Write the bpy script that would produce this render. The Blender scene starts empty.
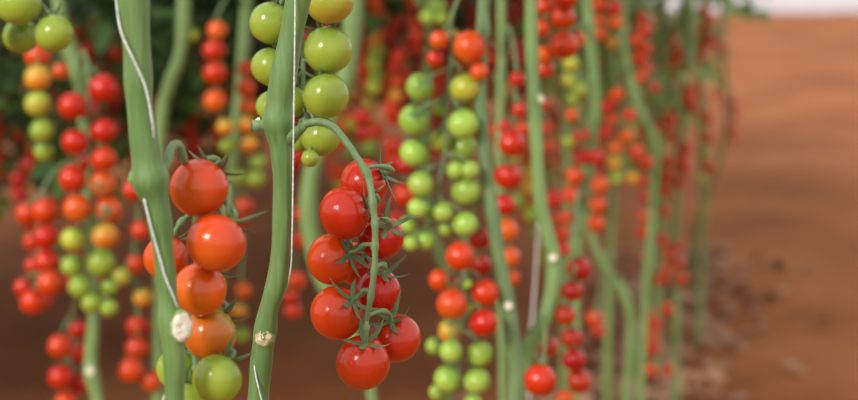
import bpy, bmesh, math, random
from mathutils import Vector, Matrix, noise
random.seed(7)
C = bpy.context.scene.collection
sc = bpy.context.scene
F = 858 * 70 / 36.0          # focal length in pixels of the 858x400 frame
Y0, CZ = -30.0, 1.1          # horizon row and camera height

def at(px, py, D):           # a point D metres ahead, seen at px,py
    return Vector(((px - 429) / F * D, D, CZ + (Y0 - py) / F * D))

# ------------------------------------------------------------------ materials
def new_mat(name):
    m = bpy.data.materials.new(name); m.use_nodes = True
    nt = m.node_tree; b = nt.nodes['Principled BSDF']
    return m, nt, b
def ramp(nt, stops, inp):
    r = nt.nodes.new('ShaderNodeValToRGB'); e = r.color_ramp.elements
    while len(e) < len(stops): e.new(0.5)
    for k, (p, c) in enumerate(stops):
        e[k].position = p; e[k].color = (*c, 1)
    nt.links.new(inp, r.inputs[0]); return r
def noise_node(nt, scale, detail=3, vec=None, rough=.5):
    n = nt.nodes.new('ShaderNodeTexNoise'); n.inputs['Scale'].default_value = scale
    n.inputs['Detail'].default_value = detail; n.inputs['Roughness'].default_value = rough
    if vec: nt.links.new(vec, n.inputs['Vector'])
    return n
def mixc(nt, fac, a, b, mode='MIX'):
    m = nt.nodes.new('ShaderNodeMix'); m.data_type = 'RGBA'; m.blend_type = mode
    for s, v in ((0, fac), (6, a), (7, b)):
        if hasattr(v, 'is_linked') or hasattr(v, 'node'): nt.links.new(v, m.inputs[s])
        elif isinstance(v, (int, float)): m.inputs[s].default_value = v
        else: m.inputs[s].default_value = (*v, 1)
    return m.outputs[2]
def lin(r, g, b):
    f = lambda v: (v / 255 / 12.92) if v <= 10 else ((v / 255 + .055) / 1.055) ** 2.4
    return (f(r), f(g), f(b))

def tomato_mat(name, low, mid, top, rough=.2, sss=.05):
    """skin whose colour runs from the blossom end (low) to the shoulder (top), as ripening fruit does"""
    m, nt, b = new_mat(name)
    tc = nt.nodes.new('ShaderNodeTexCoord'); sx = nt.nodes.new('ShaderNodeSeparateXYZ')
    nt.links.new(tc.outputs['Object'], sx.inputs[0])
    n = noise_node(nt, 1.6, 2, tc.outputs['Object'])
    ad = nt.nodes.new('ShaderNodeMath'); ad.operation = 'MULTIPLY_ADD'; ad.inputs[1].default_value = .9
    nt.links.new(n.outputs[0], ad.inputs[0]); nt.links.new(sx.outputs[2], ad.inputs[2])
    mr = nt.nodes.new('ShaderNodeMapRange'); mr.inputs[1].default_value = -.55; mr.inputs[2].default_value = 1.4
    nt.links.new(ad.outputs[0], mr.inputs[0])
    r = ramp(nt, [(0.0, low), (.5, mid), (1.0, top)], mr.outputs[0])
    oi = nt.nodes.new('ShaderNodeObjectInfo')
    hs = nt.nodes.new('ShaderNodeHueSaturation')
    for sock, lo, hi in (('Hue', .498, .510), ('Value', .86, 1.08)):
        k = nt.nodes.new('ShaderNodeMapRange'); k.inputs[3].default_value = lo; k.inputs[4].default_value = hi
        nt.links.new(oi.outputs['Random'], k.inputs[0]); nt.links.new(k.outputs[0], hs.inputs[sock])
    nt.links.new(r.outputs[0], hs.inputs['Color'])
    # fine pale lenticels
    v = nt.nodes.new('ShaderNodeTexVoronoi'); v.inputs['Scale'].default_value = 16
    nt.links.new(tc.outputs['Object'], v.inputs['Vector'])
    sp = nt.nodes.new('ShaderNodeMapRange'); sp.inputs[1].default_value = .0; sp.inputs[2].default_value = .16
    sp.inputs[3].default_value = .10; sp.inputs[4].default_value = 0
    nt.links.new(v.outputs['Distance'], sp.inputs[0])
    nt.links.new(mixc(nt, sp.outputs[0], hs.outputs[0], (.8, .55, .3)), b.inputs['Base Color'])
    b.inputs['Roughness'].default_value = rough
    b.inputs['Specular IOR Level'].default_value = .42
    b.inputs['Subsurface Weight'].default_value = sss
    b.inputs['Subsurface Radius'].default_value = (1.0, .35, .15)
    b.inputs['Subsurface Scale'].default_value = .012
    nb = noise_node(nt, 9, 2, tc.outputs['Object']); bp = nt.nodes.new('ShaderNodeBump')
    bp.inputs['Strength'].default_value = .03; bp.inputs['Distance'].default_value = .02
    nt.links.new(nb.outputs[0], bp.inputs['Height']); nt.links.new(bp.outputs[0], b.inputs['Normal'])
    return m
TM = {
 'R': tomato_mat('skin_ripe_red', lin(198, 48, 8), lin(200, 37, 9), lin(190, 32, 10)),
 'P': tomato_mat('skin_red_orange_base', lin(186, 80, 20), lin(194, 52, 11), lin(190, 38, 10)),
 'D': tomato_mat('skin_deep_red', lin(180, 28, 14), lin(186, 26, 16), lin(178, 26, 16)),
 'O': tomato_mat('skin_orange_red', lin(214, 92, 20), lin(210, 70, 16), lin(204, 62, 16)),
 'T': tomato_mat('skin_turning', lin(222, 108, 28), lin(206, 138, 40), lin(165, 150, 48)),
 'B': tomato_mat('skin_turning_brown', lin(196, 86, 22), lin(188, 98, 26), lin(140, 128, 40)),
 'W': tomato_mat('skin_yellowing', lin(176, 130, 40), lin(156, 150, 48), lin(134, 148, 44)),
 'Y': tomato_mat('skin_yellow_green', lin(196, 180, 62), lin(178, 178, 58), lin(150, 170, 52)),
 'G': tomato_mat('skin_green', lin(160, 174, 58), lin(144, 162, 52), lin(112, 138, 44)),
 'L': tomato_mat('skin_pale_green', lin(170, 190, 80), lin(154, 180, 68), lin(124, 156, 56)),
}
CW = {'R': 'ripe red', 'P': 'ripe red', 'D': 'deep red', 'O': 'orange-red', 'T': 'half-ripe orange', 'B': 'half-ripe brownish', 'Y': 'yellow-green', 'W': 'yellowing green', 'G': 'green', 'L': 'pale green'}

def stem_mat(name, c1, c2, c3, sheen=.14):
    m, nt, b = new_mat(name)
    tc = nt.nodes.new('ShaderNodeTexCoord')
    mp = nt.nodes.new('ShaderNodeMapping'); mp.inputs['Scale'].default_value = (1, 1, .08)
    nt.links.new(tc.outputs['Object'], mp.inputs[0])
    n1 = noise_node(nt, 260, 3, mp.outputs[0]); n2 = noise_node(nt, 14, 3, tc.outputs['Object'])
    a = ramp(nt, [(.3, c1), (.7, c2)], n2.outputs[0])
    f = nt.nodes.new('ShaderNodeMapRange'); f.inputs[1].default_value = .45; f.inputs[2].default_value = .75; f.inputs[4].default_value = .55
    nt.links.new(n1.outputs[0], f.inputs[0])
    nt.links.new(mixc(nt, f.outputs[0], a.outputs[0], c3), b.inputs['Base Color'])
    b.inputs['Roughness'].default_value = .55
    b.inputs['Sheen Weight'].default_value = sheen; b.inputs['Sheen Roughness'].default_value = .4
    b.inputs['Sheen Tint'].default_value = (.85, .95, .7, 1)
    b.inputs['Subsurface Weight'].default_value = .08; b.inputs['Subsurface Scale'].default_value = .004
    bp = nt.nodes.new('ShaderNodeBump'); bp.inputs['Strength'].default_value = .25; bp.inputs['Distance'].default_value = .002
    nt.links.new(n1.outputs[0], bp.inputs['Height']); nt.links.new(bp.outputs[0], b.inputs['Normal'])
    return m
M_STEM = stem_mat('vine_stem_green', lin(82, 112, 52), lin(97, 126, 62), lin(124, 148, 86))
M_STEM2 = stem_mat('vine_stem_pale', lin(108, 138, 76), lin(124, 152, 88), lin(144, 168, 108))
M_STALK = stem_mat('truss_stalk_green', lin(92, 118, 74), lin(110, 134, 84), lin(126, 148, 98))
M_SEPAL = stem_mat('sepal_green', lin(70, 100, 58), lin(88, 116, 70), lin(108, 134, 88), .15)
def flat_mat(name, c1, c2, scale, rough=.8, bump=0):
    m, nt, b = new_mat(name); tc = nt.nodes.new('ShaderNodeTexCoord')
    n = noise_node(nt, scale, 4, tc.outputs['Object'])
    r = ramp(nt, [(.35, c1), (.65, c2)], n.outputs[0])
    nt.links.new(r.outputs[0], b.inputs['Base Color']); b.inputs['Roughness'].default_value = rough
    if bump:
        bp = nt.nodes.new('ShaderNodeBump'); bp.inputs['Strength'].default_value = .6; bp.inputs['Distance'].default_value = bump
        nt.links.new(n.outputs[0], bp.inputs['Height']); nt.links.new(bp.outputs[0], b.inputs['Normal'])
    return m
M_CUT = flat_mat('dry_cut_face', lin(205, 190, 160), lin(240, 232, 215), 260, .85, .002)
M_CUTD = flat_mat('brown_cut_face', lin(120, 96, 62), lin(226, 204, 170), 220, .9, .002)
M_CUTG = flat_mat('green_cut_face', lin(40, 70, 40), lin(80, 104, 60), 300, .8, .001)
M_STRING = flat_mat('white_twine', lin(180, 180, 174), lin(225, 225, 220), 400, .6)
def leaf_mat(name, c1, c2):
    m, nt, b = new_mat(name); tc = nt.nodes.new('ShaderNodeTexCoord')
    n = noise_node(nt, 6, 3, tc.outputs['Object'])
    r = ramp(nt, [(.35, c1), (.65, c2)], n.outputs[0])
    nt.links.new(r.outputs[0], b.inputs['Base Color']); b.inputs['Roughness'].default_value = .5
    t = nt.nodes.new('ShaderNodeBsdfTranslucent'); nt.links.new(r.outputs[0], t.inputs[0])
    mx = nt.nodes.new('ShaderNodeMixShader'); mx.inputs[0].default_value = .3
    nt.links.new(b.outputs[0], mx.inputs[1]); nt.links.new(t.outputs[0], mx.inputs[2])
    nt.links.new(mx.outputs[0], nt.nodes['Material Output'].inputs[0])
    return m
M_LEAF = leaf_mat('tomato_leaf_green', lin(52, 82, 36), lin(86, 118, 52))
M_LEAF2 = leaf_mat('tomato_leaf_light', lin(104, 138, 66), lin(150, 178, 98))
def soil_mat():
    m, nt, b = new_mat('red_brown_soil'); tc = nt.nodes.new('ShaderNodeTexCoord')
    n1 = noise_node(nt, .9, 4, tc.outputs['Object'], .55); n2 = noise_node(nt, 9, 6, tc.outputs['Object'], .65)
    r1 = ramp(nt, [(.3, lin(130, 72, 36)), (.5, lin(154, 90, 47)), (.72, lin(168, 108, 64))], n1.outputs[0])
    r2 = ramp(nt, [(.25, (.55, .55, .55)), (.6, (1, 1, 1))], n2.outputs[0])
    nt.links.new(mixc(nt, .6, r1.outputs[0], r2.outputs[0], 'MULTIPLY'), b.inputs['Base Color'])
    b.inputs['Roughness'].default_value = .95; b.inputs['Specular IOR Level'].default_value = .2
    bp = nt.nodes.new('ShaderNodeBump'); bp.inputs['Strength'].default_value = .6; bp.inputs['Distance'].default_value = .03
    nt.links.new(n2.outputs[0], bp.inputs['Height']); nt.links.new(bp.outputs[0], b.inputs['Normal'])
    return m
M_SOIL = soil_mat()
M_LITTER = flat_mat('dry_leaf_litter', lin(128, 84, 60), lin(176, 138, 108), 9, .9)
M_STONE = flat_mat('pale_clod', lin(170, 130, 104), lin(206, 176, 150), 30, .95)

# ------------------------------------------------------------------ mesh helpers
def mesh_obj(name, bm, mat, parent=None, smooth=True):
    me = bpy.data.meshes.new(name); bm.normal_update(); bm.to_mesh(me); bm.free()
    if smooth:
        for p in me.polygons: p.use_smooth = True
    if mat: me.materials.append(mat)
    o = bpy.data.objects.new(name, me); C.objects.link(o)
    if parent: o.parent = parent
    return o
def tag(o, label, cat, group=None, kind=None):
    if kind: o['kind'] = kind
    if label: o['label'] = label
    if cat: o['category'] = cat
    if group: o['group'] = group
    return o
def catmull(pts, n=6):
    """pts: list of tuples of equal length -> finely sampled list"""
    P = [tuple(2 * a - b for a, b in zip(pts[0], pts[1]))] + list(pts) + [tuple(2 * a - b for a, b in zip(pts[-1], pts[-2]))]
    out = []
    for i in range(1, len(P) - 2):
        p0, p1, p2, p3 = P[i - 1:i + 3]
        for k in range(n):
            t = k / n
            out.append(tuple(.5 * (2 * b + (c - a) * t + (2 * a - 5 * b + 4 * c - d) * t * t + (3 * b - a - 3 * c + d) * t ** 3) for a, b, c, d in zip(p0, p1, p2, p3)))
    out.append(tuple(pts[-1])); return out
def sweep(bm, pts, rad, sides=10, ridge=0.0, flat=1.0, off=Vector((0, 0, 0))):
    """tube through pts with a radius at each, closed at both ends"""
    n = len(pts); pts = [Vector(p) for p in pts]
    t0 = (pts[1] - pts[0]).normalized()
    u = t0.orthogonal().normalized(); rings = []
    for i in range(n):
        t = (pts[min(i + 1, n - 1)] - pts[max(i - 1, 0)])
        if t.length < 1e-9: t = t0.copy()
        t.normalize()
        u = (u - t * u.dot(t))
        u = u.normalized() if u.length > 1e-6 else t.orthogonal().normalized()
        v = t.cross(u); ring = []
        for k in range(sides):
            a = 2 * math.pi * k / sides
            rr = rad[i] * (1 + ridge * math.cos(5 * a))
            ring.append(bm.verts.new(pts[i] + (u * math.cos(a) + v * math.sin(a) * flat) * rr - off))
        rings.append(ring)
    for i in range(n - 1):
        for k in range(sides):
            bm.faces.new((rings[i][k], rings[i][(k + 1) % sides], rings[i + 1][(k + 1) % sides], rings[i + 1][k]))
    bm.faces.new(rings[0][::-1]); bm.faces.new(rings[-1])

def tomato_mesh(seg, rin, kind):
    """unit-radius fruit: slightly flattened or egg-like, five faint lobes, dimple at the calyx end (+z)"""
    bm = bmesh.new(); rows = []
    rnd = random.Random(kind * 11 + seg)
    ob = (.93, .97, 1.0)[kind]; ph = rnd.random() * 6
    for j in range(rin + 1):
        th = math.pi * j / rin
        if j in (0, rin):
            z = math.cos(th) * ob - (.10 if j == 0 else -.02)
            rows.append([bm.verts.new((0, 0, z))]); continue
        row = []
        for k in range(seg):
            a = 2 * math.pi * k / seg
            r = math.sin(th) * (1 + .012 * math.cos(5 * a + ph) * (.5 + .5 * math.cos(th)) + .01 * math.sin(2 * a + ph))
            z = math.cos(th) * ob
            dip = math.exp(-(math.sin(th) / .30) ** 2) * (.10 if th < 1.57 else -.02)
            z -= dip
            if kind == 2: r *= 1 - .05 * math.cos(th)
            row.append(bm.verts.new((r * math.cos(a), r * math.sin(a), z)))
        rows.append(row)
    for j in range(rin):
        A, B = rows[j], rows[j + 1]
        for k in range(seg):
            q = (k + 1) % seg
            if len(A) == 1: bm.faces.new((A[0], B[k], B[q]))
            elif len(B) == 1: bm.faces.new((A[k], B[0], A[q]))
            else: bm.faces.new((A[k], B[k], B[q], A[q]))
    me = bpy.data.meshes.new('tomato_skin'); bm.normal_update(); bm.to_mesh(me); bm.free()
    for p in me.polygons: p.use_smooth = True
    me.materials.append(TM['R']); return me
HI = [tomato_mesh(48, 32, k) for k in range(3)]
LO = [tomato_mesh(24, 16, k) for k in range(3)]

def calyx_mesh(seed, sepals, length, lift, fine):
    """star of pointed sepals with thickness around a small hub, in fruit-radius units"""
    rnd = random.Random(seed); bm = bmesh.new()
    sd = 8 if fine else 6; n = 7 if fine else 5
    hub = bmesh.ops.create_uvsphere(bm, u_segments=10, v_segments=6, radius=.13)
    for v in hub['verts']: v.co.z = v.co.z * .7 + .02
    for s in range(sepals):
        a = 2 * math.pi * (s + rnd.uniform(-.16, .16)) / sepals
        L = length * rnd.uniform(.85, 1.15); lf = lift * rnd.uniform(.4, 1.5); cv = rnd.uniform(-.25, .25)
        rings = []
        for i in range(n + 1):
            t = i / n; d = .06 + t * L
            ang = a + cv * t * t
            z = .03 - .10 * t + lf * t * t * L
            w = (.098 * math.sin(math.pi * min(1, .22 + t * .78)) ** .8 + .012) * (1.0 if t < 1 else .3)
            th = .022 * (1 - .6 * t)
            c = Vector((math.cos(ang) * d, math.sin(ang) * d, z)); side = Vector((-math.sin(ang), math.cos(ang), 0))
            ring = [bm.verts.new(c + side * w * math.cos(q * 2 * math.pi / sd) + Vector((0, 0, th * math.sin(q * 2 * math.pi / sd) + .05 * abs(math.cos(q * 2 * math.pi / sd)) * w / .1 * .6))) for q in range(sd)]
            rings.append(ring)
        for i in range(n):
            for q in range(sd):
                bm.faces.new((rings[i][q], rings[i][(q + 1) % sd], rings[i + 1][(q + 1) % sd], rings[i + 1][q]))
        bm.faces.new(rings[0][::-1]); bm.faces.new(rings[-1])
    me = bpy.data.meshes.new('calyx_star'); bm.normal_update(); bm.to_mesh(me); bm.free()
    for p in me.polygons: p.use_smooth = True
    me.materials.append(M_SEPAL); return me
CAL_HI = [calyx_mesh(s, n, 1.02, l, True) for s, n, l in ((1, 5, .6), (2, 6, .4), (3, 5, .75))]
CAL_LO = [calyx_mesh(s, n, .72, l, False) for s, n, l in ((4, 5, .3), (5, 6, .2))]

# ------------------------------------------------------------------ vines
VINES = {}
def vine(key, label, D, pts, mat=None, low=None, sides=12, group='tomato vine stems hanging in the rows', top_extra=1.0, top=True, ground=None):
    """pts: (px, py, width px[, depth offset]); the stem is carried on upward into the canopy and down to the soil"""
    P = []
    for p in pts:
        d = D + (p[3] if len(p) > 3 else 0)
        c = at(p[0], p[1], d); P.append((c.x, c.y, c.z, p[2] * d / F / 2))
    rnd = random.Random(hash(key) % 1000 if False else sum(map(ord, key)))
    if top:
        a, b = Vector(P[0][:3]), Vector(P[1][:3]); dr = (a - b).normalized()
        dr = Vector((dr.x * .5, dr.y * .5, 1)).normalized()
        l = (a - b).length; top_r = P[0][3]; s = 0; g = max(l, .02)
        while s < top_extra:
            s += g; g *= 1.6
            q = a + dr * s + Vector((rnd.uniform(-.1, .1), rnd.uniform(-.1, .1), 0)) * min(s, .3) * .4
            P.insert(0, (q.x, q.y, q.z, top_r))
    if ground is None:
        a, b = Vector(P[-1][:3]), Vector(P[-2][:3]); dr = (a - b).normalized()
        z0 = a.z
        g = max((a - b).length, .02); s = 0; lr = P[-1][3]
        while s < z0:
            s = min(s + g, z0 + .02); g *= 1.6
            if z0 - s < g * .4: s = z0 + .02
            f = min(1, s / .35)
            q = Vector((a.x + dr.x * .1 * f * (2 - f), a.y + .02 * f, z0 - s))
            P.append((q.x, q.y, q.z, lr * 1.02))
    S = catmull(P, 8)
    base = Vector(S[-1][:3]); base.z = max(base.z, 0)
    e = bpy.data.objects.new('tomato_vine', None); e.location = base; C.objects.link(e)
    tag(e, label, 'tomato vine', group)
    bm = bmesh.new(); sp = rnd.random() * 9
    rad = [max(.001, s[3]) * (1 + .05 * math.sin(i * .55 + sp)) for i, s in enumerate(S)]
    sweep(bm, [s[:3] for s in S], rad, sides, .03, 1, base)
    mesh_obj('stem', bm, mat or M_STEM, e)
    VINES[key] = dict(root=e, S=S, base=base, D=D)
    return e
def vine_point(key, py=None, z=None):
    S = VINES[key]['S']
    if z is None: return Vector(min(S, key=lambda s: abs((Y0 - (s[2] - CZ) / s[1] * F) - py))[:3])
    return Vector(min(S, key=lambda s: abs(s[2] - z))[:3])
def scar(key, px, py, D, w, h, mat=None, face=(0, -1, .1), label='pale dry pruning scar', ring=True, name='pruning_scar'):
    """cut face left where a leaf was removed: raised collar of stem tissue with a rough dry disc on it"""
    v = VINES[key]; c = at(px, py, D); n = Vector(face).normalized(); r = w * D / F / 2; asp = h / w
    R = n.to_track_quat('Z', 'Y').to_matrix().to_4x4()
    bm = bmesh.new(); seg = 20; prof = [(1.12, -.9), (1.1, -.25), (1.0, .06), (.9, .1)]
    if ring:
        rows = [[bm.verts.new((math.cos(2 * math.pi * k / seg) * q * r * (1 + .05 * math.sin(3 * k)), math.sin(2 * math.pi * k / seg) * q * r * asp, z * r)) for k in range(seg)] for q, z in prof]
        for A, B in zip(rows, rows[1:]):
            for k in range(seg): bm.faces.new((A[k], A[(k + 1) % seg], B[(k + 1) % seg], B[k]))
        bm.faces.new(rows[0][::-1]); bm.faces.new(rows[-1])
        bmesh.ops.transform(bm, matrix=Matrix.Translation(c - v['base']) @ R, verts=bm.verts)
        mesh_obj('leaf_node', bm, M_STEM2, v['root']); bm = bmesh.new()
    rows = []
    for q, z in ((.93, .1), (.9, .2), (.6, .24), (.25, .2)):
        rows.append([bm.verts.new((math.cos(2 * math.pi * k / seg) * q * r * (1 + .07 * math.sin(k * 2.3)), math.sin(2 * math.pi * k / seg) * q * r * asp * (1 + .06 * math.cos(k * 1.7)), (z + .07 * math.sin(k * 4.1 + q * 9)) * r)) for k in range(seg)])
    for A, B in zip(rows, rows[1:]):
        for k in range(seg): bm.faces.new((A[k], A[(k + 1) % seg], B[(k + 1) % seg], B[k]))
    bm.faces.new(rows[0][::-1]); bm.faces.new(rows[-1])
    bmesh.ops.transform(bm, matrix=Matrix.Translation(c - v['base']) @ R, verts=bm.verts)
    o = mesh_obj(name, bm, mat or M_CUT, v['root']); o['label'] = label

# ------------------------------------------------------------------ trusses
ORD = ['topmost', 'second down', 'third down', 'fourth down', 'fifth down', 'sixth down', 'seventh down', 'eighth down', 'ninth down', 'tenth down', 'eleventh down', 'twelfth down']
COLW = {'': 'in', 'L': 'left side of', 'R': 'right side of', 'M': 'middle of'}
ALL = []
def truss(key, phrase, vkey, D, toms, stalk=None, stalk_r=.0022, labels=None, hero=False, attach=None, spread=.02, back=.5, nodes=()):
    """toms: (px, py, diameter px, colour[, column, depth offset, calyx px, calyx py]). Fruit of one bunch hang from one stalk of the vine."""
    T = []
    for i, t in enumerate(toms):
        t = list(t) + [None] * (8 - len(t))
        col = t[4] or ''; dz = t[5]
        if dz is None: dz = random.Random(i * 7 + len(key) + sum(map(ord, key))).uniform(-spread, spread)
        T.append(dict(px=t[0], py=t[1], d=t[2], c=t[3], col=col, D=D + dz, cal=(t[6], t[7]) if t[6] is not None else None, i=i))
    for it in range(60):           # neighbours may touch but not run into each other: part them in depth
        moved = False
        for a in range(len(T)):
            for b in range(a):
                A, B = T[a], T[b]
                pa, pb = at(A['px'], A['py'], A['D']), at(B['px'], B['py'], B['D'])
                need = (A['d'] * A['D'] + B['d'] * B['D']) / F / 2 * 1.0
                if (pa - pb).length < need:
                    s = 1 if A['D'] >= B['D'] else -1
                    A['D'] += s * .0015; B['D'] -= s * .0015; moved = True
        if not moved: break
    # labels: order down each column
    for col in set(t['col'] for t in T):
        G = sorted([t for t in T if t['col'] == col], key=lambda t: t['py'])
        for k, t in enumerate(G):
            o = 'lowest' if (k == len(G) - 1 and k > 1) else ORD[min(k, 11)]
            t['label'] = f"{CW[t['c']]} tomato, {o}" + (', ' if col == '' else ' on ') + f"{COLW[col]} {phrase}"
            if len(T) == 1: t['label'] = f"{CW[t['c']]} tomato, {phrase}"
    # stalk
    ys = sorted(t['py'] for t in T); Dm = sum(t['D'] for t in T) / len(T); rmax = max(t['d'] for t in T) * D / F / 2
    v = VINES[vkey]
    if stalk: S = catmull([tuple(at(p[0], p[1], p[2])) for p in stalk], 8)
    else:
        n = max(3, int((ys[-1] - ys[0]) / (T[0]['d'] * 1.2)) + 1); pts = []
        for k in range(n):
            y = ys[0] + (ys[-1] - ys[0]) * k / (n - 1)
            W = [(math.exp(-((t['py'] - y) / (t['d'] * 1.6)) ** 2) + 1e-4, t) for t in T]; s = sum(w for w, _ in W)
            x = sum(w * t['px'] for w, t in W) / s; dd = sum(w * t['D'] for w, t in W) / s
            pts.append(tuple(at(x, y - T[0]['d'] * .45, dd + rmax * back)))
        top = Vector(pts[0])
        a = vine_point(vkey, z=top.z + .06) if attach is None else vine_point(vkey, py=attach)
        mid = (a + top) / 2 + Vector((0, 0, .02 + .1 * (a - top).length)); mid.z = max(mid.z, top.z + .01)
        S = catmull([tuple(a), tuple(mid)] + pts, 6)
    bm = bmesh.new()
    rr = []
    for i, s in enumerate(S):      # swollen joints where the fruit stalks branch off
        y = Y0 - (s[2] - CZ) / s[1] * F; past = i > len(S) * .38
        rr.append(stalk_r * (1.25 - .5 * i / len(S)) * (1 + (.32 * max([math.exp(-((y - q) / 4.5) ** 2) for q in nodes] + [0]) if past else 0)))
    sweep(bm, S, rr, 12 if hero else 8, 0, 1, v['base'])
    for t in T:
        p = at(t['px'], t['py'], t['D']); r = t['d'] * t['D'] / F / 2
        if t['cal'] and t['cal'][0] == -1: ax = Vector((.42, .62, .66)).normalized()   # stalk end turned to the back
        elif t['cal']:
            q = at(t['cal'][0], t['cal'][1], t['D']); l = Vector((q.x - p.x, 0, q.z - p.z))
            m = l.length / r
            ax = Vector((l.x, -math.sqrt(max(.0, 1 - min(1, m) ** 2)) * r, l.z)).normalized()
        else:
            R = min(S, key=lambda s: (Vector(s) - (p + Vector((0, 0, r * 1.1)))).length)
            ax = (Vector(R) - p).normalized() * .7 + Vector((0, 0, .75)); ax.normalize()
        t['p'], t['r'], t['ax'] = p, r, ax
        tip = p + ax * r * .88
        st = min(S, key=lambda s: (Vector(s) - (tip + ax * r * .5 + Vector((0, 0, r * .35)))).length)
        st = Vector(st); m1 = tip + ax * r * .45; kn = (m1 * .55 + st * .45) + Vector((0, 0, r * .12))
        Q = catmull([tuple(st), tuple(kn), tuple(m1), tuple(tip)], 5)
        k = stalk_r * .62
        sweep(bm, Q, [k * (1.55 if 6 <= i <= 8 else 1) for i in range(len(Q))], 8 if hero else 6, 0, 1, v['base'])
    mesh_obj('truss_stalk', bm, M_STALK, v['root'])
    for t in T:
        big = t['d'] >= 30
        me = (HI if big else LO)[(t['i'] * 2 + len(key)) % 3]
        o = bpy.data.objects.new('tomato', me); C.objects.link(o)
        q = t['ax'].to_track_quat('Z', 'Y')
        o.matrix_world = Matrix.Translation(t['p']) @ q.to_matrix().to_4x4() @ Matrix.Rotation(t['i'] * 1.7 + len(phrase), 4, 'Z') @ Matrix.Scale(t['r'], 4)
        o.material_slots[0].link = 'OBJECT'; o.material_slots[0].material = TM[t['c']]
        lab = (labels or {}).get(t['i'], t['label'])
        tag(o, lab, 'tomato', 'tomatoes of ' + phrase)
        if t['d'] >= 13:
            cm = (CAL_HI if big else CAL_LO); cm = cm[(t['i'] + len(key)) % len(cm)]
            c = bpy.data.objects.new('calyx', cm); C.objects.link(c); c.parent = o
            c.location = (0, 0, .86)
        ALL.append(t)

def thread(name, label, pts, r, mat=M_STRING, group='white support strings'):
    S = catmull([tuple(at(*p)) for p in pts], 8); bm = bmesh.new(); base = Vector(S[-1])
    # two twisted plies around one core
    sweep(bm, S, [r] * len(S), 8, .0, 1, base)
    o = mesh_obj(name, bm, mat); o.location = base; tag(o, label, 'string', group); return o

# ------------------------------------------------------------------ the vines, near to far
D2, D3 = 1.105, 1.295
vine('left', 'thick green tomato vine at left with a big white pruning scar, nearest of all', D2,
     [(133, -20, 31), (133, 0, 31), (137, 60, 28.5), (139, 100, 28), (145, 148, 29), (149, 176, 37), (156, 203, 27), (161, 232, 23), (165, 270, 20), (168, 302, 21), (171, 330, 25), (174, 362, 22), (174, 400, 21)], M_STEM, sides=24)
scar('left', 181.5, 327, D2 - .005, 23, 31, M_CUT, (.62, -1, .05), 'large whitish dry pruning scar')
scar('left', 131, 177, D2 - .004, 13, 13, M_STEM2, (-1, -.4, .25), 'healed green knob', name='stem_knob')
vine('middle', 'sharply focused green tomato vine with a cut stub and a round beige scar', D3,
     [(305, -25, 23), (298, 0, 24), (288, 50, 25), (279.5, 98, 27), (278, 124, 31), (281.5, 150, 23), (282.5, 180, 20.5), (282, 230, 20), (277, 280, 20.5), (268.5, 310, 20.5), (264, 338, 23), (261, 362, 21.5), (258, 400, 22)], M_STEM, sides=28)
scar('middle', 263.5, 338, D3 - .0075, 18, 18, M_CUTD, (-.12, -1, .1), 'round beige pruning scar')
scar('middle', 258, 121, D3 - .001, 9, 8, M_CUT, (-.8, -.6, .5), 'small pinkish white callus', ring=False)
# short cut stub on the left of the middle vine
v = VINES['middle']; bm = bmesh.new()
sweep(bm, [at(274, 125, D3), at(266, 125.5, D3 - .002), at(259, 125.5, D3 - .004), at(252.5, 126, D3 - .005)], [.0060, .0052, .0043, .0047], 14, 0, 1, v['base'])
stub = mesh_obj('cut_stub', bm, M_STALK, v['root'])
bm = bmesh.new(); sweep(bm, [at(252.7, 126, D3 - .005), at(251.9, 126, D3 - .0052)], [.0044, .0038], 12, 0, 1, v['base'])
o = mesh_obj('cut_face', bm, M_CUTG, stub); o['label'] = 'dark cut end'
# swelling where the sharp red truss leaves the stem
bm = bmesh.new(); sweep(bm, [at(281, 143, D3), at(287, 139, D3 - .001), at(292, 136, D3 - .003), at(297, 132, D3 - .005), at(301, 128.6, D3 - .0075), at(305, 125, D3 - .0085)], [.0078, .0074, .0058, .0044, .0037, .0031], 16, 0, 1, v['base'])
mesh_obj('stalk_collar', bm, M_STEM, v['root'])

vine('V1', 'slim pale vine far left, behind the red-to-green bunch, small white scar low down', 2.42,
     [(58, 0, 13), (66, 40, 15), (77, 68, 18), (82, 95, 14), (86, 160, 11), (90, 240, 11), (93, 315, 12), (91, 352, 13), (91, 372, 15), (97, 400, 13)], M_STEM2)
scar('V1', 90, 371, 2.41, 9, 11, M_CUT, (0, -1, .1))
vine('V0', 'slender vine out at the left edge carrying the green corner bunch', 1.62, [(-6, -20, 16), (-8, 0, 16), (-12, 200, 16), (-10, 400, 16)], M_STEM)
vine('V6', 'blurred vine leaning behind the thick left vine', 2.6,
     [(184, 0, 14), (181, 50, 14), (168, 88, 13), (162, 112, 13), (158, 170, 12), (160, 250, 12), (158, 400, 12)], M_STEM2)
vine('V12', 'blurred straight vine between the two focused vines', 2.75, [(247, 0, 13), (243, 60, 13), (237, 120, 12), (233, 160, 12), (224, 240, 11), (214, 330, 11), (214, 400, 11)], M_STEM2)
vine('V7', 'blurred wide pale vine behind the green bunch of the middle vine', 2.5, [(354, 0, 20), (349, 60, 20), (338, 100, 18), (318, 150, 16), (309, 190, 17), (310, 235, 17), (322, 280, 15), (345, 322, 12), (366, 362, 10), (372, 400, 9)], M_STEM2)
vine('V4', 'dark slanting vine of the pair right of centre, white scar below middle', 1.95,
     [(486, -10, 13), (484, 0, 13), (481, 60, 13), (481, 110, 13), (486, 165, 13), (494, 222, 14), (501, 270, 15), (508, 305, 17), (513, 345, 16), (517, 372, 16), (515, 400, 16)], M_STALK)
scar('V4', 508.5, 306, 1.94, 9, 9, M_CUT, (.1, -1, .1))
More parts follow.
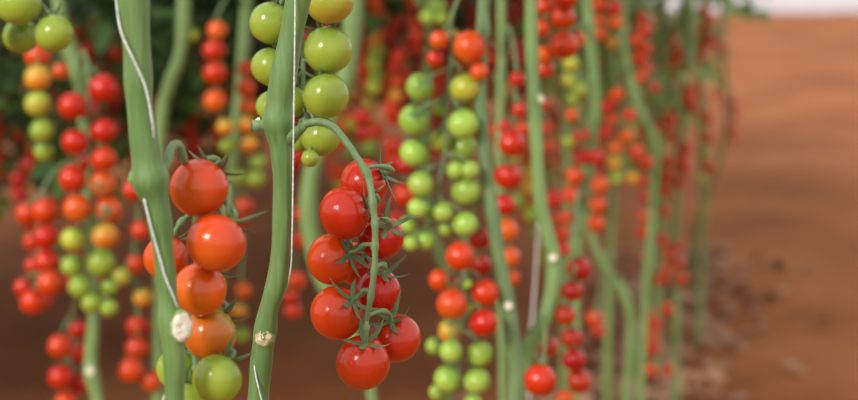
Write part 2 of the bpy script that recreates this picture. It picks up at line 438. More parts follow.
vine('V5', 'bright green curved vine of the pair right of centre, two white scars', 2.0,
     [(531, -10, 14), (531, 0, 14), (532, 60, 14), (535, 110, 14), (538, 170, 14), (541, 205, 14), (548, 235, 14), (554, 260, 15), (551, 295, 15), (540, 328, 16), (527, 352, 17), (519, 380, 17), (517, 400, 17)], M_STEM2)
scar('V5', 541, 99, 1.985, 8, 9, M_CUT, (.7, -1, .1))
scar('V5', 553, 258, 1.985, 9, 9, M_CUT, (.1, -1, .1))
vine('V13', 'thin vine between the dark and bright vines of the pair', 2.5, [(501, 0, 9), (502, 50, 9), (501, 90, 9), (499, 200, 9), (503, 400, 9)], M_STEM2)
vine('V15', 'thin blurred vine behind the big pale green bunch right of centre', 3.2, [(430, 0, 9), (427, 80, 9), (426, 200, 9), (444, 270, 9), (450, 340, 9), (448, 400, 9)], M_STEM)
vine('V8', 'light green vine bending right low down, right of the curved vine', 2.8, [(587, 0, 12), (591, 45, 12), (595, 95, 12), (592, 137, 12), (587, 180, 11), (583, 205, 12), (577, 240, 12), (576, 262, 12), (573, 400, 12)], M_STEM2)
vine('V9', 'light vine sloping down right towards the pale soil', 3.4, [(583, 180, 9), (588, 225, 9), (602, 262, 9), (620, 285, 10), (629, 310, 10), (631, 345, 10), (626, 400, 11)], M_STEM2, top=True)
vine('V10', 'blurred vine slanting through the far red bunches', 3.4, [(622, 0, 9), (626, 55, 9), (634, 90, 10), (642, 115, 11), (654, 143, 11), (653, 185, 9), (652, 225, 9), (646, 290, 9), (640, 400, 9)], M_STEM2)
vine('V11', 'upright pale green vine near the far end of the row', 4.1, [(689, -10, 10), (689, 40, 10), (686, 90, 8), (676, 200, 7), (676, 330, 7)], M_STEM2)
vine('V14', 'faint last vine at the far right end of the row', 5.6, [(722, -10, 5), (723, 60, 5), (726, 130, 4), (710, 190, 4), (694, 235, 4)], M_STEM)

for k, px, d, w, lab in (('W1', 661, 4.4, 9, 'faint pale vine left of the upright far vine'), ('W2', 703, 4.8, 6, 'faint pale vine right of the upright far vine'), ('W3', 612, 3.9, 8, 'faint vine behind the mixed far cluster'), ('W4', 568, 3.5, 9, 'faint vine behind the top red bunch')):
    vine(k, lab, d, [(px + 2, -10, w), (px, 50, w), (px - 2, 120, w), (px, 200, w), (px - 3, 290, w)], M_STEM2)
# ------------------------------------------------------------------ the trusses
truss('hero', 'the sharply focused red middle bunch', 'middle', 1.29, [
    (364, 183, 49, 'R', '', .014, 386, 173), (344, 213, 53, 'R', '', -.010, 371, 205), (381, 236, 46, 'R', '', .012, 389, 224),
    (332, 259, 51, 'R', '', .002, 352, 250), (357, 264, 44, 'R', '', .044, 366, 250), (378, 291, 46, 'R', '', .030, 384, 271), (337, 313, 54, 'R', '', -.008, 355, 297),
    (396, 338, 50, 'P', '', .004, 391, 317), (363, 362, 54, 'P', '', -.012, 366, 338)],
    stalk=[(296, 133, 1.289), (304, 125, 1.287), (318, 122, 1.285), (333, 127, 1.28), (346, 142, 1.272), (357, 158, 1.266), (367, 174, 1.262), (371, 190, 1.258), (373, 205, 1.256), (375, 225, 1.255), (375, 245, 1.256), (374.5, 268, 1.256), (371, 295, 1.257), (367, 318, 1.261), (365, 330, 1.264)],
    stalk_r=.0026, hero=True, nodes=(173, 203, 224, 246, 271, 297), labels={
    0: 'red tomato at top of the sharp middle bunch, star calyx on its right',
    1: 'big red tomato high on left side of the sharp middle bunch',
    2: 'red tomato high on right side of sharp middle bunch, facing star calyx',
    3: 'red tomato halfway down the left side of the sharp middle bunch',
    4: 'red tomato tucked behind the stalk in the heart of the sharp bunch',
    5: 'red tomato halfway down right, behind the stalk of the sharp bunch',
    6: 'big red tomato lowest but one on left of the sharp middle bunch',
    7: 'red tomato sticking out lower right of the sharp middle bunch',
    8: 'round red tomato hanging lowest of the sharp middle bunch'})
truss('greens', 'the green bunch behind the middle vine', 'middle', 1.375, [
    (330, 2, 48, 'W', 'R', 0), (328, 49.5, 48.5, 'G', 'R', 0), (326, 96, 46.5, 'G', 'R', 0), (321, 137, 40, 'G', 'R', .0), (310, 158, 18, 'G', 'R', -.004),
    (271, 23, 44, 'G', 'L', .02), (271, 67, 41, 'G', 'L', .02), (272, 106, 32, 'G', 'L', .035), (291, 101, 34, 'G', 'R', .034), (297, 140, 27, 'G', 'R', .02)],
    stalk=[(300, -60, 1.30), (305, -45, 1.36), (303, -15, 1.40), (301, 20, 1.405), (303, 60, 1.405), (303, 105, 1.402), (306, 135, 1.39), (309, 147, 1.385)], hero=True, labels={
    0: 'yellowing green tomato at the top edge right of the middle vine',
    1: 'large glossy green tomato right of middle vine, second from top edge',
    2: 'large glossy green tomato just above the arching stalk',
    3: 'green tomato half covered by the arching stalk of the sharp bunch',
    4: 'tiny green tomato hanging under the green bunch below the arching stalk',
    5: 'large green tomato left of the middle vine at the top edge',
    6: 'green tomato left of the middle vine, half hidden by the stem',
    7: 'green tomato almost hidden behind the middle vine above the cut stub',
    8: 'shaded green tomato showing right of the white string, above the arching stalk',
    9: 'small shaded green tomato beside the string under the arching stalk'})
truss('leftbig', 'the large bunch on thick left vine', 'left', 1.15, [
    (199, 188, 59, 'O', '', -.004, -1, 0), (216, 243, 60, 'O', '', -.006, -1, 0), (200, 289, 53, 'O', '', -.002, -1, 0), (210, 334, 53, 'B', '', 0, -1, 0), (217, 379, 51, 'G', '', -.006, -1, 0),
    (166, 257, 45, 'O', '', .03), (178, 368, 44, 'G', '', .035), (190, 404, 46, 'G', '', .02)],
    stalk=[(156, 182, 1.110), (165, 166, 1.115), (172, 147, 1.125), (179, 146, 1.135), (184, 160, 1.145), (190, 185, 1.18), (196, 230, 1.195), (196, 280, 1.195), (193, 330, 1.185), (196, 372, 1.18), (196, 395, 1.17)], hero=True, stalk_r=.0027, labels={
    0: 'large orange-red tomato topmost of the bunch beside the thick left vine',
    1: 'large orange-red tomato second down beside the thick left vine',
    2: 'orange-red tomato third down, right above the big white pruning scar',
    3: 'brownish half-ripe tomato just right of the big white pruning scar',
    4: 'glossy green tomato below the brownish half-ripe one on the left vine',
    5: 'orange tomato peeking out left from behind the thick left vine',
    6: 'green tomato half hidden behind the thick left vine under the scar',
    7: 'green tomato cut off by the bottom edge beside the thick left vine'})
truss('corner', 'the dark green bunch in the top left corner', 'V0', 1.62, [
    (18, 3, 47, 'G', '', 0), (54, 33, 38, 'G', '', -.01), (21, 36, 36, 'G', '', .04)], attach=-25, labels={
    0: 'biggest green tomato in the very top left corner',
    1: 'round green tomato right in the dark corner bunch',
    2: 'dull green tomato under the biggest one in the top left corner'})
truss('chain', 'the orange-to-green chain at far left', 'V1', 2.3, [
    (38, 55, 27, 'O'), (38, 78, 27, 'T'), (38, 104, 27, 'Y'), (42, 130, 24, 'G'), (44, 151, 20, 'G')], attach=25,labels=None)
truss('chainback', 'in shade behind the far left chain', 'V1', 2.46, [(61, 71, 18, 'O')], attach=40)
truss('tall', 'the tall red-to-green bunch at left', 'V1', 2.3, [
    (72, 106, 28, 'R', 'L'), (75, 142, 27, 'R', 'L'), (73, 178, 28, 'R', 'L'), (77, 208, 28, 'O', 'L'), (73, 239, 25, 'Y', 'L'), (72, 265, 22, 'G', 'L'), (80, 286, 24, 'G', 'L'), (92, 303, 22, 'G', 'L'),
    (103, 88, 29, 'R', 'R'), (103, 131, 27, 'R', 'R'), (104, 159, 26, 'R', 'R'), (103, 184, 27, 'O', 'R', 0, 102, 184), (109, 210, 27, 'O', 'R', 0, 109, 209), (105, 236, 27, 'T', 'R'), (101, 262, 28, 'G', 'R'), (109, 286, 19, 'G', 'R', .03), (109, 308, 18, 'G', 'R'),
    (87, 107, 24, 'R', 'M', .05), (88, 160, 22, 'D', 'M', .05)], attach=70)
truss('farleft', 'the short red bunch at far left', 'V1', 2.36, [
    (45, 211, 27, 'R', 'R'), (46, 237, 26, 'R', 'R'), (47, 261, 26, 'R', 'R'), (50, 283, 26, 'R', 'R'), (33, 302, 27, 'R', 'R'),
    (28, 213, 24, 'R', 'L', .04), (33, 241, 20, 'R', 'L', .05), (34, 265, 19, 'R', 'L', .05), (24, 287, 20, 'R', 'L', .03)], attach=172,
    stalk=None)
truss('lowleft', 'the low red bunch at bottom left', 'V1', 2.5, [
    (60, 346, 25, 'R', 'L'), (61, 377, 26, 'R', 'L'), (66, 402, 23, 'R', 'L'), (78, 329, 18, 'R', 'R', .03), (79, 352, 22, 'R', 'R', .04), (80, 382, 22, 'R', 'R', .04)], attach=310)
truss('dim', 'the dim bunch behind the left vine', 'V6', 2.6, [
    (134, 190, 24, 'R'), (141, 230, 20, 'R'), (136, 264, 20, 'R'), (122, 277, 18, 'Y'), (143, 297, 20, 'T'), (138, 326, 23, 'R'), (137, 348, 24, 'R'), (131, 370, 25, 'R'), (152, 381, 21, 'O')], attach=165)
truss('between', 'the red-to-green string between focused vines', 'V12', 2.65, [
    (247, 69, 19, 'R', 'R'), (246, 88, 20, 'O', 'R'), (249, 106, 20, 'O', 'R'), (247, 125, 19, 'T', 'R'), (250, 144, 19, 'T', 'R'), (258, 161, 17, 'G', 'R'), (256, 179, 19, 'G', 'R'), (242, 177, 19, 'G', 'R')], attach=40)
truss('betweenleft', 'the red string above the left bunch', 'V12', 2.6, [
    (217, 30, 20, 'O'), (214, 50, 23, 'R'), (215, 73, 24, 'R'), (215, 100, 23, 'O'), (225, 127, 18, 'T'), (227, 146, 18, 'G')], attach=10)
truss('betweenlow', 'the small dull bunch right of left bunch', 'V12', 2.8, [
    (245, 206, 19, 'R'), (241, 220, 18, 'R'), (243, 290, 17, 'O'), (238, 311, 18, 'T'), (241, 335, 18, 'G')], attach=180)
truss('lonegreen', 'small and blurred, beside the leaning vine at top', 'V6', 2.6, [(192, 35, 17, 'G')], attach=15)
truss('behindmid', 'the deep red bunch behind the middle vine', 'V7', 2.7, [
    (297, 214, 19, 'R'), (299, 240, 18, 'R'), (296, 280, 21, 'R'), (291, 297, 17, 'D'), (293, 310, 18, 'R')], attach=180)
truss('pair', 'the blurred red pair behind the arching stalk', 'V7', 2.9, [(362, 117, 19, 'R'), (363, 134, 17, 'D')], attach=90)
truss('pairlow', 'the deep red pair right of sharp bunch', 'V15', 2.6, [(404, 165, 19, 'D'), (405, 195, 27, 'D')], attach=140)
truss('topstring', 'the orange-to-green string near top centre', 'V7', 3.2, [
    (374, 2, 17, 'O'), (378, 14, 17, 'O'), (376, 27, 16, 'T'), (375, 39, 16, 'T'), (377, 51, 17, 'Y'), (374, 63, 17, 'G'), (377, 75, 16, 'G'), (374, 87, 16, 'G')], attach=-12)
truss('topred', 'the deep red string near top centre', 'V7', 3.3, [(360, 44, 14, 'D'), (359, 56, 14, 'R'), (360, 69, 14, 'R'), (362, 84, 13, 'D')], attach=20)
truss('topstring2', 'the red string just right of top centre', 'V15', 3.2, [
    (412, 0, 15, 'R'), (414, 12, 15, 'R'), (415, 24, 15, 'D'), (416, 36, 15, 'R'), (418, 48, 14, 'D')], attach=-12)
truss('topstring3', 'the faded orange string below top centre', 'V15', 3.2, [
    (398, 56, 15, 'R'), (394, 67, 14, 'R'), (402, 70, 14, 'O'), (397, 82, 16, 'O'), (396, 96, 15, 'T'), (391, 108, 15, 'R')], attach=40)
truss('topgreen', 'the green clump at top edge, right of centre', 'V15', 2.9, [(437, 6, 20, 'G'), (428, 17, 16, 'L'), (442, 18, 15, 'G')], attach=-12)
truss('mixed', 'the big pale green bunch', 'V4', 1.95, [
    (470, 47, 34, 'O', 'R', -.01, 484, 37), (479, 72, 19, 'O', 'R'), (465, 88, 31, 'Y', 'R'), (480, 106, 18, 'T', 'R', .03), (463, 124, 31, 'L', 'R'), (463, 147, 28, 'L', 'R', .04), (456, 170, 19, 'L', 'R'), (470, 170, 19, 'L', 'R'), (466, 191, 30, 'L', 'R'), (465, 224, 25, 'L', 'R'),
    (439, 40, 20, 'O', 'L'), (435, 59, 18, 'R', 'L'), (420, 87, 28, 'L', 'L', 0, 425, 81), (414, 120, 30, 'L', 'L', 0, 418, 112), (414, 153, 29, 'L', 'L'), (421, 184, 26, 'L', 'L'), (418, 208, 21, 'L', 'L'), (408, 225, 18, 'L', 'L'), (411, 243, 16, 'L', 'L'), (425, 240, 21, 'L', 'L'),
    (452, 34, 13, 'T', 'M', .02), (441, 107, 18, 'G', 'M', .03), (440, 140, 23, 'Y', 'M', .03), (432, 211, 18, 'L', 'M', .02), (443, 212, 20, 'L', 'M'), (446, 229, 15, 'L', 'M')], attach=-5)
truss('under', 'the red bunch under pale green', 'V4', 1.93, [
    (460, 256, 29, 'R', 'L'), (440, 280, 23, 'R', 'L', .03), (450, 282, 21, 'O', 'L', .04), (452, 304, 31, 'O', 'L'), (450, 331, 24, 'T', 'L', .06),
    (480, 238, 23, 'R', 'R', .05), (481, 265, 21, 'D', 'R', .05), (485, 293, 29, 'R', 'R', .01), (484, 323, 29, 'R', 'R'), (467, 284, 10, 'G', 'M'), (471, 308, 10, 'Y', 'M')], attach=215)
truss('sixgreen', 'the light green clump at bottom centre', 'V4', 1.97, [
    (451, 351, 23, 'L', 'L'), (434, 346, 17, 'L', 'L', .03), (448, 379, 28, 'L', 'L'), (437, 392, 16, 'L', 'L', .03), (480, 354, 26, 'L', 'R'), (477, 381, 27, 'L', 'R'), (473, 402, 18, 'L', 'R')], attach=300)
truss('string', 'the red string between the paired vines', 'V13', 2.2, [
    (517, 79, 16, 'R'), (519, 110, 15, 'R'), (506, 127, 16, 'R'), (521, 129, 15, 'R'), (512, 143, 27, 'R'), (508, 176, 28, 'R'), (504, 205, 24, 'R'), (507, 230, 23, 'O'), (510, 257, 21, 'O'), (511, 278, 18, 'O')], attach=55)
truss('stringback', 'in the gap beside the dark vine, upper centre right', 'V13', 2.9, [(490, 131, 13, 'R')], attach=100)
truss('toppair', 'the dull red string left of bright vine', 'V13', 3.3, [(490, 46, 13, 'D'), (491, 58, 13, 'R'), (517, 45, 12, 'D'), (518, 57, 12, 'D')], attach=20)
truss('upper', 'the red bunch along the top edge', 'V5', 2.1, [
    (545, 6, 19, 'R', 'L'), (541, 28, 19, 'R', 'L'), (544, 55, 20, 'O', 'L'), (546, 69, 17, 'R', 'L', .03), (565, -2, 25, 'R', 'R'), (563, 18, 26, 'R', 'R'), (564, 45, 28, 'R', 'R'), (577, 39, 18, 'O', 'R', .03)], attach=-20)
truss('uppergreen', 'the yellow-green clump under the top red bunch', 'V8', 2.6, [(571, 64, 17, 'Y'), (570, 80, 16, 'Y'), (580, 90, 17, 'G'), (574, 99, 15, 'G')], attach=40)
truss('crimson', 'the deep red bottom column', 'V8', 2.2, [
    (579, 269, 25, 'D'), (572, 291, 22, 'D'), (566, 315, 21, 'D'), (572, 338, 22, 'D'), (574, 360, 24, 'D'), (579, 381, 25, 'D'), (565, 399, 19, 'O')], attach=235)
truss('crimsonleft', 'the red pair left of deep red column', 'V5', 1.95, [(548, 346, 21, 'D', '', .1), (540, 380, 32, 'R', '', -.1)], attach=330)
truss('crimsonright', 'the blurred red pair behind deep red column', 'V9', 2.9, [(595, 318, 19, 'R'), (599, 330, 15, 'D')], attach=280)
truss('orangecol', 'the orange-red column on the light vine', 'V8', 2.75, [
    (581, 135, 18, 'R', 'L'), (583, 156, 18, 'R', 'L'), (575, 176, 19, 'R', 'L'), (572, 195, 19, 'R', 'L'), (597, 157, 16, 'R', 'R'), (600, 185, 19, 'O', 'R'), (598, 205, 19, 'O', 'R'), (596, 224, 18, 'O', 'R'), (572, 115, 14, 'O', 'L'), (568, 142, 13, 'G', 'L')], attach=90)
truss('leftcol', 'the thin red string behind curved vine', 'V8', 2.95, [
    (546, 128, 14, 'R'), (549, 146, 11, 'R'), (555, 199, 18, 'R'), (565, 218, 15, 'R'), (563, 234, 15, 'R'), (564, 249, 15, 'R'), (545, 105, 12, 'D')], attach=90)
truss('upperright', 'the small red string topping light vine', 'V8', 3.2, [
    (599, 4, 16, 'R'), (615, 8, 15, 'R'), (616, 22, 15, 'O'), (601, 20, 14, 'R'), (600, 34, 14, 'R'), (611, 42, 13, 'T')], attach=-14)
truss('redtall', 'the long red string in upper right', 'V10', 3.4, [
    (643, 18, 15, 'D'), (645, 30, 15, 'R'), (637, 40, 14, 'R'), (645, 48, 14, 'R'), (640, 58, 14, 'R'), (646, 68, 13, 'O'), (640, 78, 13, 'R'), (655, 88, 12, 'D')], attach=0)
truss('midright', 'the mixed cluster among far red bunches', 'V10', 3.3, [
    (617, 95, 15, 'R', 'L'), (608, 106, 15, 'R', 'L'), (612, 119, 15, 'R', 'L'), (607, 132, 13, 'R', 'L'), (616, 148, 15, 'O', 'L'), (615, 163, 15, 'T', 'L'), (617, 178, 14, 'G', 'L'),
    (630, 115, 14, 'R', 'R'), (626, 136, 15, 'O', 'R'), (636, 152, 16, 'R', 'R'), (632, 178, 14, 'T', 'R'), (647, 162, 14, 'R', 'R')], attach=75)
truss('midright2', 'the thin red string under far cluster', 'V10', 3.5, [(645, 182, 13, 'R'), (645, 197, 12, 'D'), (643, 216, 12, 'R'), (644, 233, 14, 'R'), (646, 256, 11, 'D')], attach=150)
truss('far1', 'the small far string by upright vine', 'V11', 4.2, [(674, 44, 12, 'O'), (677, 54, 13, 'R'), (671, 62, 11, 'O')], attach=25)
truss('far2', 'the far red string at top right', 'V11', 4.3, [
    (704, 9, 12, 'R'), (708, 19, 12, 'R'), (706, 29, 12, 'R'), (710, 39, 12, 'D'), (703, 48, 12, 'R'), (716, 42, 11, 'R'), (701, 59, 11, 'O')], attach=-8)
truss('far3', 'the bright far red string at right', 'V11', 4.0, [(687, 76, 14, 'R'), (691, 87, 14, 'R'), (688, 97, 14, 'R'), (692, 108, 13, 'R')], attach=50)
truss('far4', 'the long far red bunch at right', 'V11', 4.0, [
    (670, 120, 15, 'R', 'L'), (658, 128, 13, 'R', 'L'), (671, 136, 13, 'D', 'L'), (686, 148, 14, 'R', 'R'), (682, 161, 13, 'R', 'R'), (667, 163, 13, 'R', 'L'), (667, 177, 14, 'R', 'L'), (665, 191, 13, 'R', 'L'), (664, 211, 12, 'R', 'L'), (680, 182, 12, 'D', 'R'), (685, 170, 12, 'R', 'R')], attach=95)
truss('far5', 'the low far red bunch at right', 'V11', 4.0, [
    (662, 240, 13, 'R', 'L'), (668, 254, 14, 'R', 'L'), (662, 279, 14, 'R', 'L'), (668, 269, 13, 'R', 'L'), (679, 247, 12, 'R', 'R'), (680, 263, 12, 'R', 'R'), (681, 279, 14, 'R', 'R')], attach=215)
truss('far6', 'the lowest far bunch above pale soil', 'V11', 3.95, [
    (648, 314, 14, 'R', 'L'), (655, 324, 14, 'R', 'L'), (653, 336, 14, 'R', 'L'), (653, 349, 14, 'R', 'L'), (650, 370, 15, 'R', 'L'), (667, 309, 14, 'R', 'R'), (667, 370, 13, 'R', 'R')], attach=285)
truss('far7', 'the faint red string right of upright vine', 'V11', 4.5, [(707, 118, 12, 'R'), (708, 137, 12, 'R'), (704, 154, 12, 'G'), (708, 167, 12, 'R'), (700, 178, 10, 'Y')], attach=95)
truss('last', 'the last faint string at row end', 'V14', 5.6, [(733, 103, 10, 'R'), (735, 115, 10, 'D'), (732, 128, 10, 'R'), (734, 139, 9, 'R')], attach=85)
truss('last2', 'the faint mixed string near row end', 'V14', 5.4, [(712, 62, 9, 'T'), (716, 72, 9, 'Y'), (718, 84, 9, 'G'), (715, 94, 9, 'O'), (722, 50, 9, 'R')], attach=25)

# ------------------------------------------------------------------ support strings
thread('support_string', 'white string twisting down the thick left vine', [(114, -25, 1.122), (117, 8, 1.10), (121, 32, 1.094), (132, 57, 1.092), (145, 86, 1.094), (151.5, 118, 1.094), (153.5, 138, 1.100), (150, 160, 1.118), (141, 182, 1.118), (143.5, 196, 1.098), (152, 231, 1.095), (160.5, 261, 1.096), (166, 279, 1.097), (173.5, 297, 1.099), (178, 312, 1.105), (179, 335, 1.118), (172, 370, 1.118), (160, 410, 1.11)], .0007)
thread('support_string', 'taut white string down the sharply focused middle vine', [(295.5, -25, 1.283), (294.5, 60, 1.280), (293.6, 125, 1.279), (293, 180, 1.281), (292, 243, 1.284), (290.5, 270, 1.288), (285, 292, 1.300), (272, 318, 1.309), (255, 343, 1.302), (253.5, 353, 1.292), (255.5, 374, 1.286), (261, 398, 1.283), (268, 425, 1.287)], .00062)
thread('support_string', 'faint blurred string hanging behind the curved vine', [(541, 110, 2.3), (540, 180, 2.3), (537, 250, 2.3), (533, 310, 2.3), (530, 345, 2.3), (529, 420, 2.3)], .0016)

# ------------------------------------------------------------------ foliage of the rows (canopy above, lower leaves stripped)
def leaf_into(bm, p, nrm, up, L, W, rnd):
    """one leaflet: pointed, lobed edge, folded along its midrib"""
    n = Vector(nrm).normalized(); u = Vector(up); u = (u - n * u.dot(n)).normalized(); s = n.cross(u)
    mid = [p + u * L * t + n * (-.25 * L * t * t) for t in (0, .3, .62, 1)]
    el = [p + u * L * t + s * W * w + n * (-.25 * L * t * t + W * .22) for t, w in ((.12, .55), (.36, 1), (.55, .7), (.72, .62))]
    er = [p + u * L * t - s * W * w + n * (-.25 * L * t * t + W * .22) for t, w in ((.12, .55), (.36, 1), (.55, .7), (.72, .62))]
    m = [bm.verts.new(c) for c in mid]; a = [bm.verts.new(c) for c in el]; b = [bm.verts.new(c) for c in er]
    for e, fl in ((a, 0), (b, 1)):
        for f in ((m[0], e[0], e[1], m[1]), (m[1], e[1], e[2], m[2]), (m[2], e[2], e[3], m[3])):
            bm.faces.new(f[::-1] if fl else f)
def row_x(off, y): return -.10 + .26 * (y - 1.3) + off
def foliage(label, off, y0, y1, zlo, zhi, n, mat, thick=.16, seed=1, size=.075):
    rnd = random.Random(seed); bm = bmesh.new()
    for _ in range(n):
        y = rnd.uniform(y0, y1); z = zlo + (zhi - zlo) * rnd.random() ** .85
        c = Vector((row_x(off, y) + max(-1.4, min(1.4, rnd.gauss(0, 1))) * thick, y, z))
        ax = Vector((rnd.uniform(-1, 1), rnd.uniform(-1, 1), rnd.uniform(-.7, .2))).normalized()
        for k in range(5):           # a compound leaf: leaflets along one drooping rachis
            q = c + ax * (.035 * k)
            sd = ax.cross(Vector((0, 0, 1))).normalized() * (1 if k % 2 else -1)
            dr = (ax * .6 + sd * (0 if k == 4 else 1) + Vector((0, 0, -.35))).normalized()
            leaf_into(bm, q, (rnd.uniform(-.6, .6), rnd.uniform(-.8, .2), 1), dr, size * rnd.uniform(.7, 1.2), size * .30 * rnd.uniform(.8, 1.2), rnd)
    o = mesh_obj('tomato_foliage', bm, mat); tag(o, label, 'foliage', None, 'stuff'); return o
foliage('leafy tops of the front row above the hanging bunches', 0, 1.7, 3.2, 1.32, 1.95, 330, M_LEAF, .12, 1)
foliage('light green leafy tops at the far end of the front row', -.10, 3.2, 5.3, 1.05, 1.85, 330, M_LEAF2, .10, 2)
foliage('sparse pale leaves hanging between the far red bunches', -.20, 3.6, 5.4, .74, 1.12, 130, M_LEAF2, .08, 8, .055)
foliage('dark leaves of the row behind the front one', -.62, 2.9, 7.0, 1.08, 1.95, 1100, M_LEAF, .18, 3)
foliage('dark leafy third row at upper left', -1.35, 3.1, 9.5, .64, 1.95, 2600, M_LEAF, .24, 4)
foliage('shaded leafy fourth row far behind', -2.3, 3.0, 11.0, .5, 1.95, 3200, M_LEAF, .28, 5)
foliage('shaded leafy row furthest back', -3.3, 2.5, 12.0, .4, 1.95, 3600, M_LEAF, .3, 6)

# past the individually built fruit: the crowd of small blurred tomatoes deep in the rows
def crowd(name, label, strings):
    bm = bmesh.new(); rnd = random.Random(3)
    mats = ['R', 'D', 'O', 'G', 'T']
    for (x, y, z, n, cols) in strings:
        for k in range(n):
            r = rnd.uniform(.016, .021); c = Vector((x + rnd.choice((-1, 1)) * .016 + rnd.uniform(-.008, .008), y + rnd.uniform(-.015, .015), z - k * .031))
            res = bmesh.ops.create_uvsphere(bm, u_segments=14, v_segments=9, radius=r, matrix=Matrix.Translation(c))
            ci = mats.index(cols[min(len(cols) - 1, int(k / n * len(cols)))])
            for f in set(f for v in res['verts'] for f in v.link_faces): f.material_index = ci
    o = mesh_obj(name, bm, None)
    for m in mats: o.data.materials.append(TM[m])
    tag(o, label, 'tomatoes', None, 'stuff')
rnd = random.Random(12); SS = []
for _ in range(64):
    y = rnd.uniform(3.7, 6.3); SS.append((row_x(rnd.uniform(-.42, -.16), y), y, rnd.uniform(.66, 1.06), rnd.randint(5, 10), rnd.choice(('RD', 'R', 'ROTG', 'RRD', 'ROG', 'OTG'))))
crowd('tomato_crowd', 'crowd of small blurred red tomatoes filling the far front row', SS); SS = []
for _ in range(46):
    y = rnd.uniform(3.3, 5.8); SS.append((row_x(-.62 + rnd.uniform(-.16, .16), y), y, rnd.uniform(.75, 1.12), rnd.randint(6, 10), rnd.choice(('RD', 'R', 'ROG', 'OTG', 'D', 'RD'))))
crowd('tomato_crowd', 'crowd of dim blurred tomatoes in the row behind', SS); SS = []
for _ in range(24):
    y = rnd.uniform(3.2, 5.5); SS.append((row_x(-1.3 + rnd.uniform(-.15, .2), y), y, rnd.uniform(.6, 1.0), rnd.randint(5, 9), rnd.choice(('D', 'R', 'D'))))
crowd('tomato_crowd', 'faint dark red tomatoes deep in the shade at left', SS)

# ------------------------------------------------------------------ ground, far wall
bm = bmesh.new(); nx, ny = 110, 150
g = [[None] * (ny + 1) for _ in range(nx + 1)]
for i in range(nx + 1):
    for j in range(ny + 1):
        x = -16 + 40 * i / nx; y = .2 + 43.8 * (j / ny) ** 1.5
        z = .03 * noise.noise(Vector((x * .8, y * .6, 0))) + .015 * noise.noise(Vector((x * 3, y * 3, 4)))
        d = x - row_x(0, y); z += .05 * math.exp(-((d - .1) / .35) ** 2) - .03
        g[i][j] = bm.verts.new((x, y, z))
for i in range(nx):
    for j in range(ny): bm.faces.new((g[i][j], g[i + 1][j], g[i + 1][j + 1], g[i][j + 1]))
o = mesh_obj('ground', bm, M_SOIL); o['kind'] = 'structure'; o['label'] = 'red-brown soil floor and path'
# dry fallen leaves along the foot of the front row
rnd = random.Random(5); bm = bmesh.new()
for _ in range(420):
    y = rnd.uniform(3.8, 6.4); x = row_x(-.18, y) + rnd.gauss(0, .14)
    leaf_into(bm, Vector((x, y, .03 + rnd.random() * .02)), (rnd.uniform(-.4, .4), rnd.uniform(-.4, .4), 1), (rnd.uniform(-1, 1), rnd.uniform(-1, 1), .05), rnd.uniform(.05, .1), rnd.uniform(.016, .03), rnd)
o = mesh_obj('leaf_litter', bm, M_LITTER); tag(o, 'pale dry leaves lying along the foot of the row', 'leaf litter', None, 'stuff')
# far greenhouse wall of white film on posts
def film():
    m, nt, b = new_mat('white_greenhouse_film'); b.inputs['Base Color'].default_value = (.95, .95, .97, 1); b.inputs['Roughness'].default_value = .5
    t = nt.nodes.new('ShaderNodeBsdfTranslucent'); t.inputs[0].default_value = (.97, .97, 1, 1)
    mx = nt.nodes.new('ShaderNodeMixShader'); mx.inputs[0].default_value = .92
    tr = nt.nodes.new('ShaderNodeBsdfTransparent'); m2 = nt.nodes.new('ShaderNodeMixShader'); m2.inputs[0].default_value = .45
    nt.links.new(b.outputs[0], mx.inputs[1]); nt.links.new(t.outputs[0], mx.inputs[2])
    nt.links.new(mx.outputs[0], m2.inputs[1]); nt.links.new(tr.outputs[0], m2.inputs[2])
    nt.links.new(m2.outputs[0], nt.nodes['Material Output'].inputs[0]); return m
bm = bmesh.new(); bmesh.ops.create_cube(bm, size=1, matrix=Matrix.Translation((6, 43.5, 2)) @ Matrix.Diagonal((44, .01, 4, 1)))
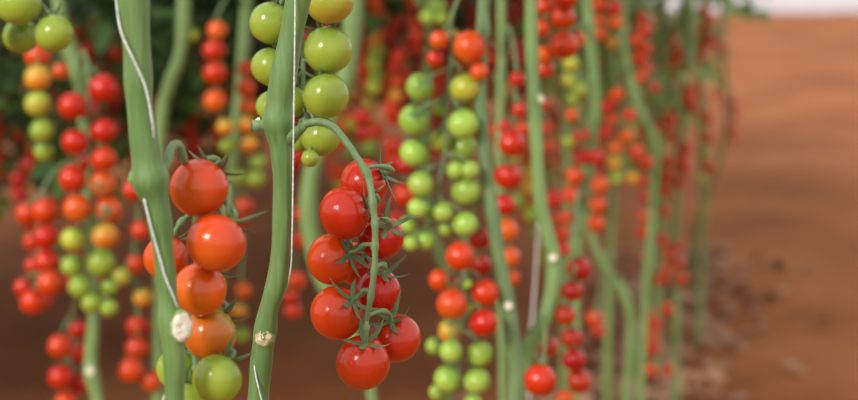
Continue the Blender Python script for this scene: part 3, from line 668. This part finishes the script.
o = mesh_obj('wall_back', bm, film(), None, False); o['kind'] = 'structure'; o['label'] = 'white translucent film end wall'

# ------------------------------------------------------------------ light, sky, camera
w = bpy.data.worlds.new('overcast_sky'); sc.world = w; w.use_nodes = True; nt = w.node_tree
tc = nt.nodes.new('ShaderNodeTexCoord'); sx = nt.nodes.new('ShaderNodeSeparateXYZ'); nt.links.new(tc.outputs['Generated'], sx.inputs[0])
r = ramp(nt, [(.0, (.30, .24, .20)), (.46, (.42, .38, .36)), (.52, (.9, .92, .95)), (1.0, (1, 1, 1))], None) if False else None
r = nt.nodes.new('ShaderNodeValToRGB'); mr = nt.nodes.new('ShaderNodeMapRange'); mr.inputs[1].default_value = -1; mr.inputs[2].default_value = 1
nt.links.new(sx.outputs[2], mr.inputs[0]); nt.links.new(mr.outputs[0], r.inputs[0])
e = r.color_ramp.elements; e[0].position = .46; e[0].color = (.30, .25, .22, 1); e[1].position = .515; e[1].color = (1.0, 1.0, 1.0, 1)
bg = nt.nodes['Background']; nt.links.new(r.outputs[0], bg.inputs[0]); bg.inputs[1].default_value = 1.18
sun = bpy.data.lights.new('sun_through_film', 'SUN'); sun.energy = 2.6; sun.angle = math.radians(13); sun.color = (1, .96, .9)
so = bpy.data.objects.new('sun_through_film', sun); C.objects.link(so)
so.rotation_euler = Vector((.54, .70, -.46)).to_track_quat('-Z', 'Y').to_euler()

cam = bpy.data.cameras.new('camera'); co = bpy.data.objects.new('camera', cam); C.objects.link(co)
co.location = (0, 0, CZ); co.rotation_euler = (math.radians(90), 0, 0)
cam.lens = 70; cam.sensor_width = 36; cam.sensor_fit = 'HORIZONTAL'
cam.shift_y = -(200 - Y0) / 858; cam.clip_start = .05; cam.clip_end = 200
cam.dof.use_dof = True; cam.dof.focus_distance = 1.272; cam.dof.aperture_fstop = 4.5
sc.camera = co
sc.view_settings.view_transform = 'Standard'; sc.view_settings.look = 'None'
sc.view_settings.gamma = 1; sc.view_settings.use_curve_mapping = False
sc.view_settings.exposure = .08
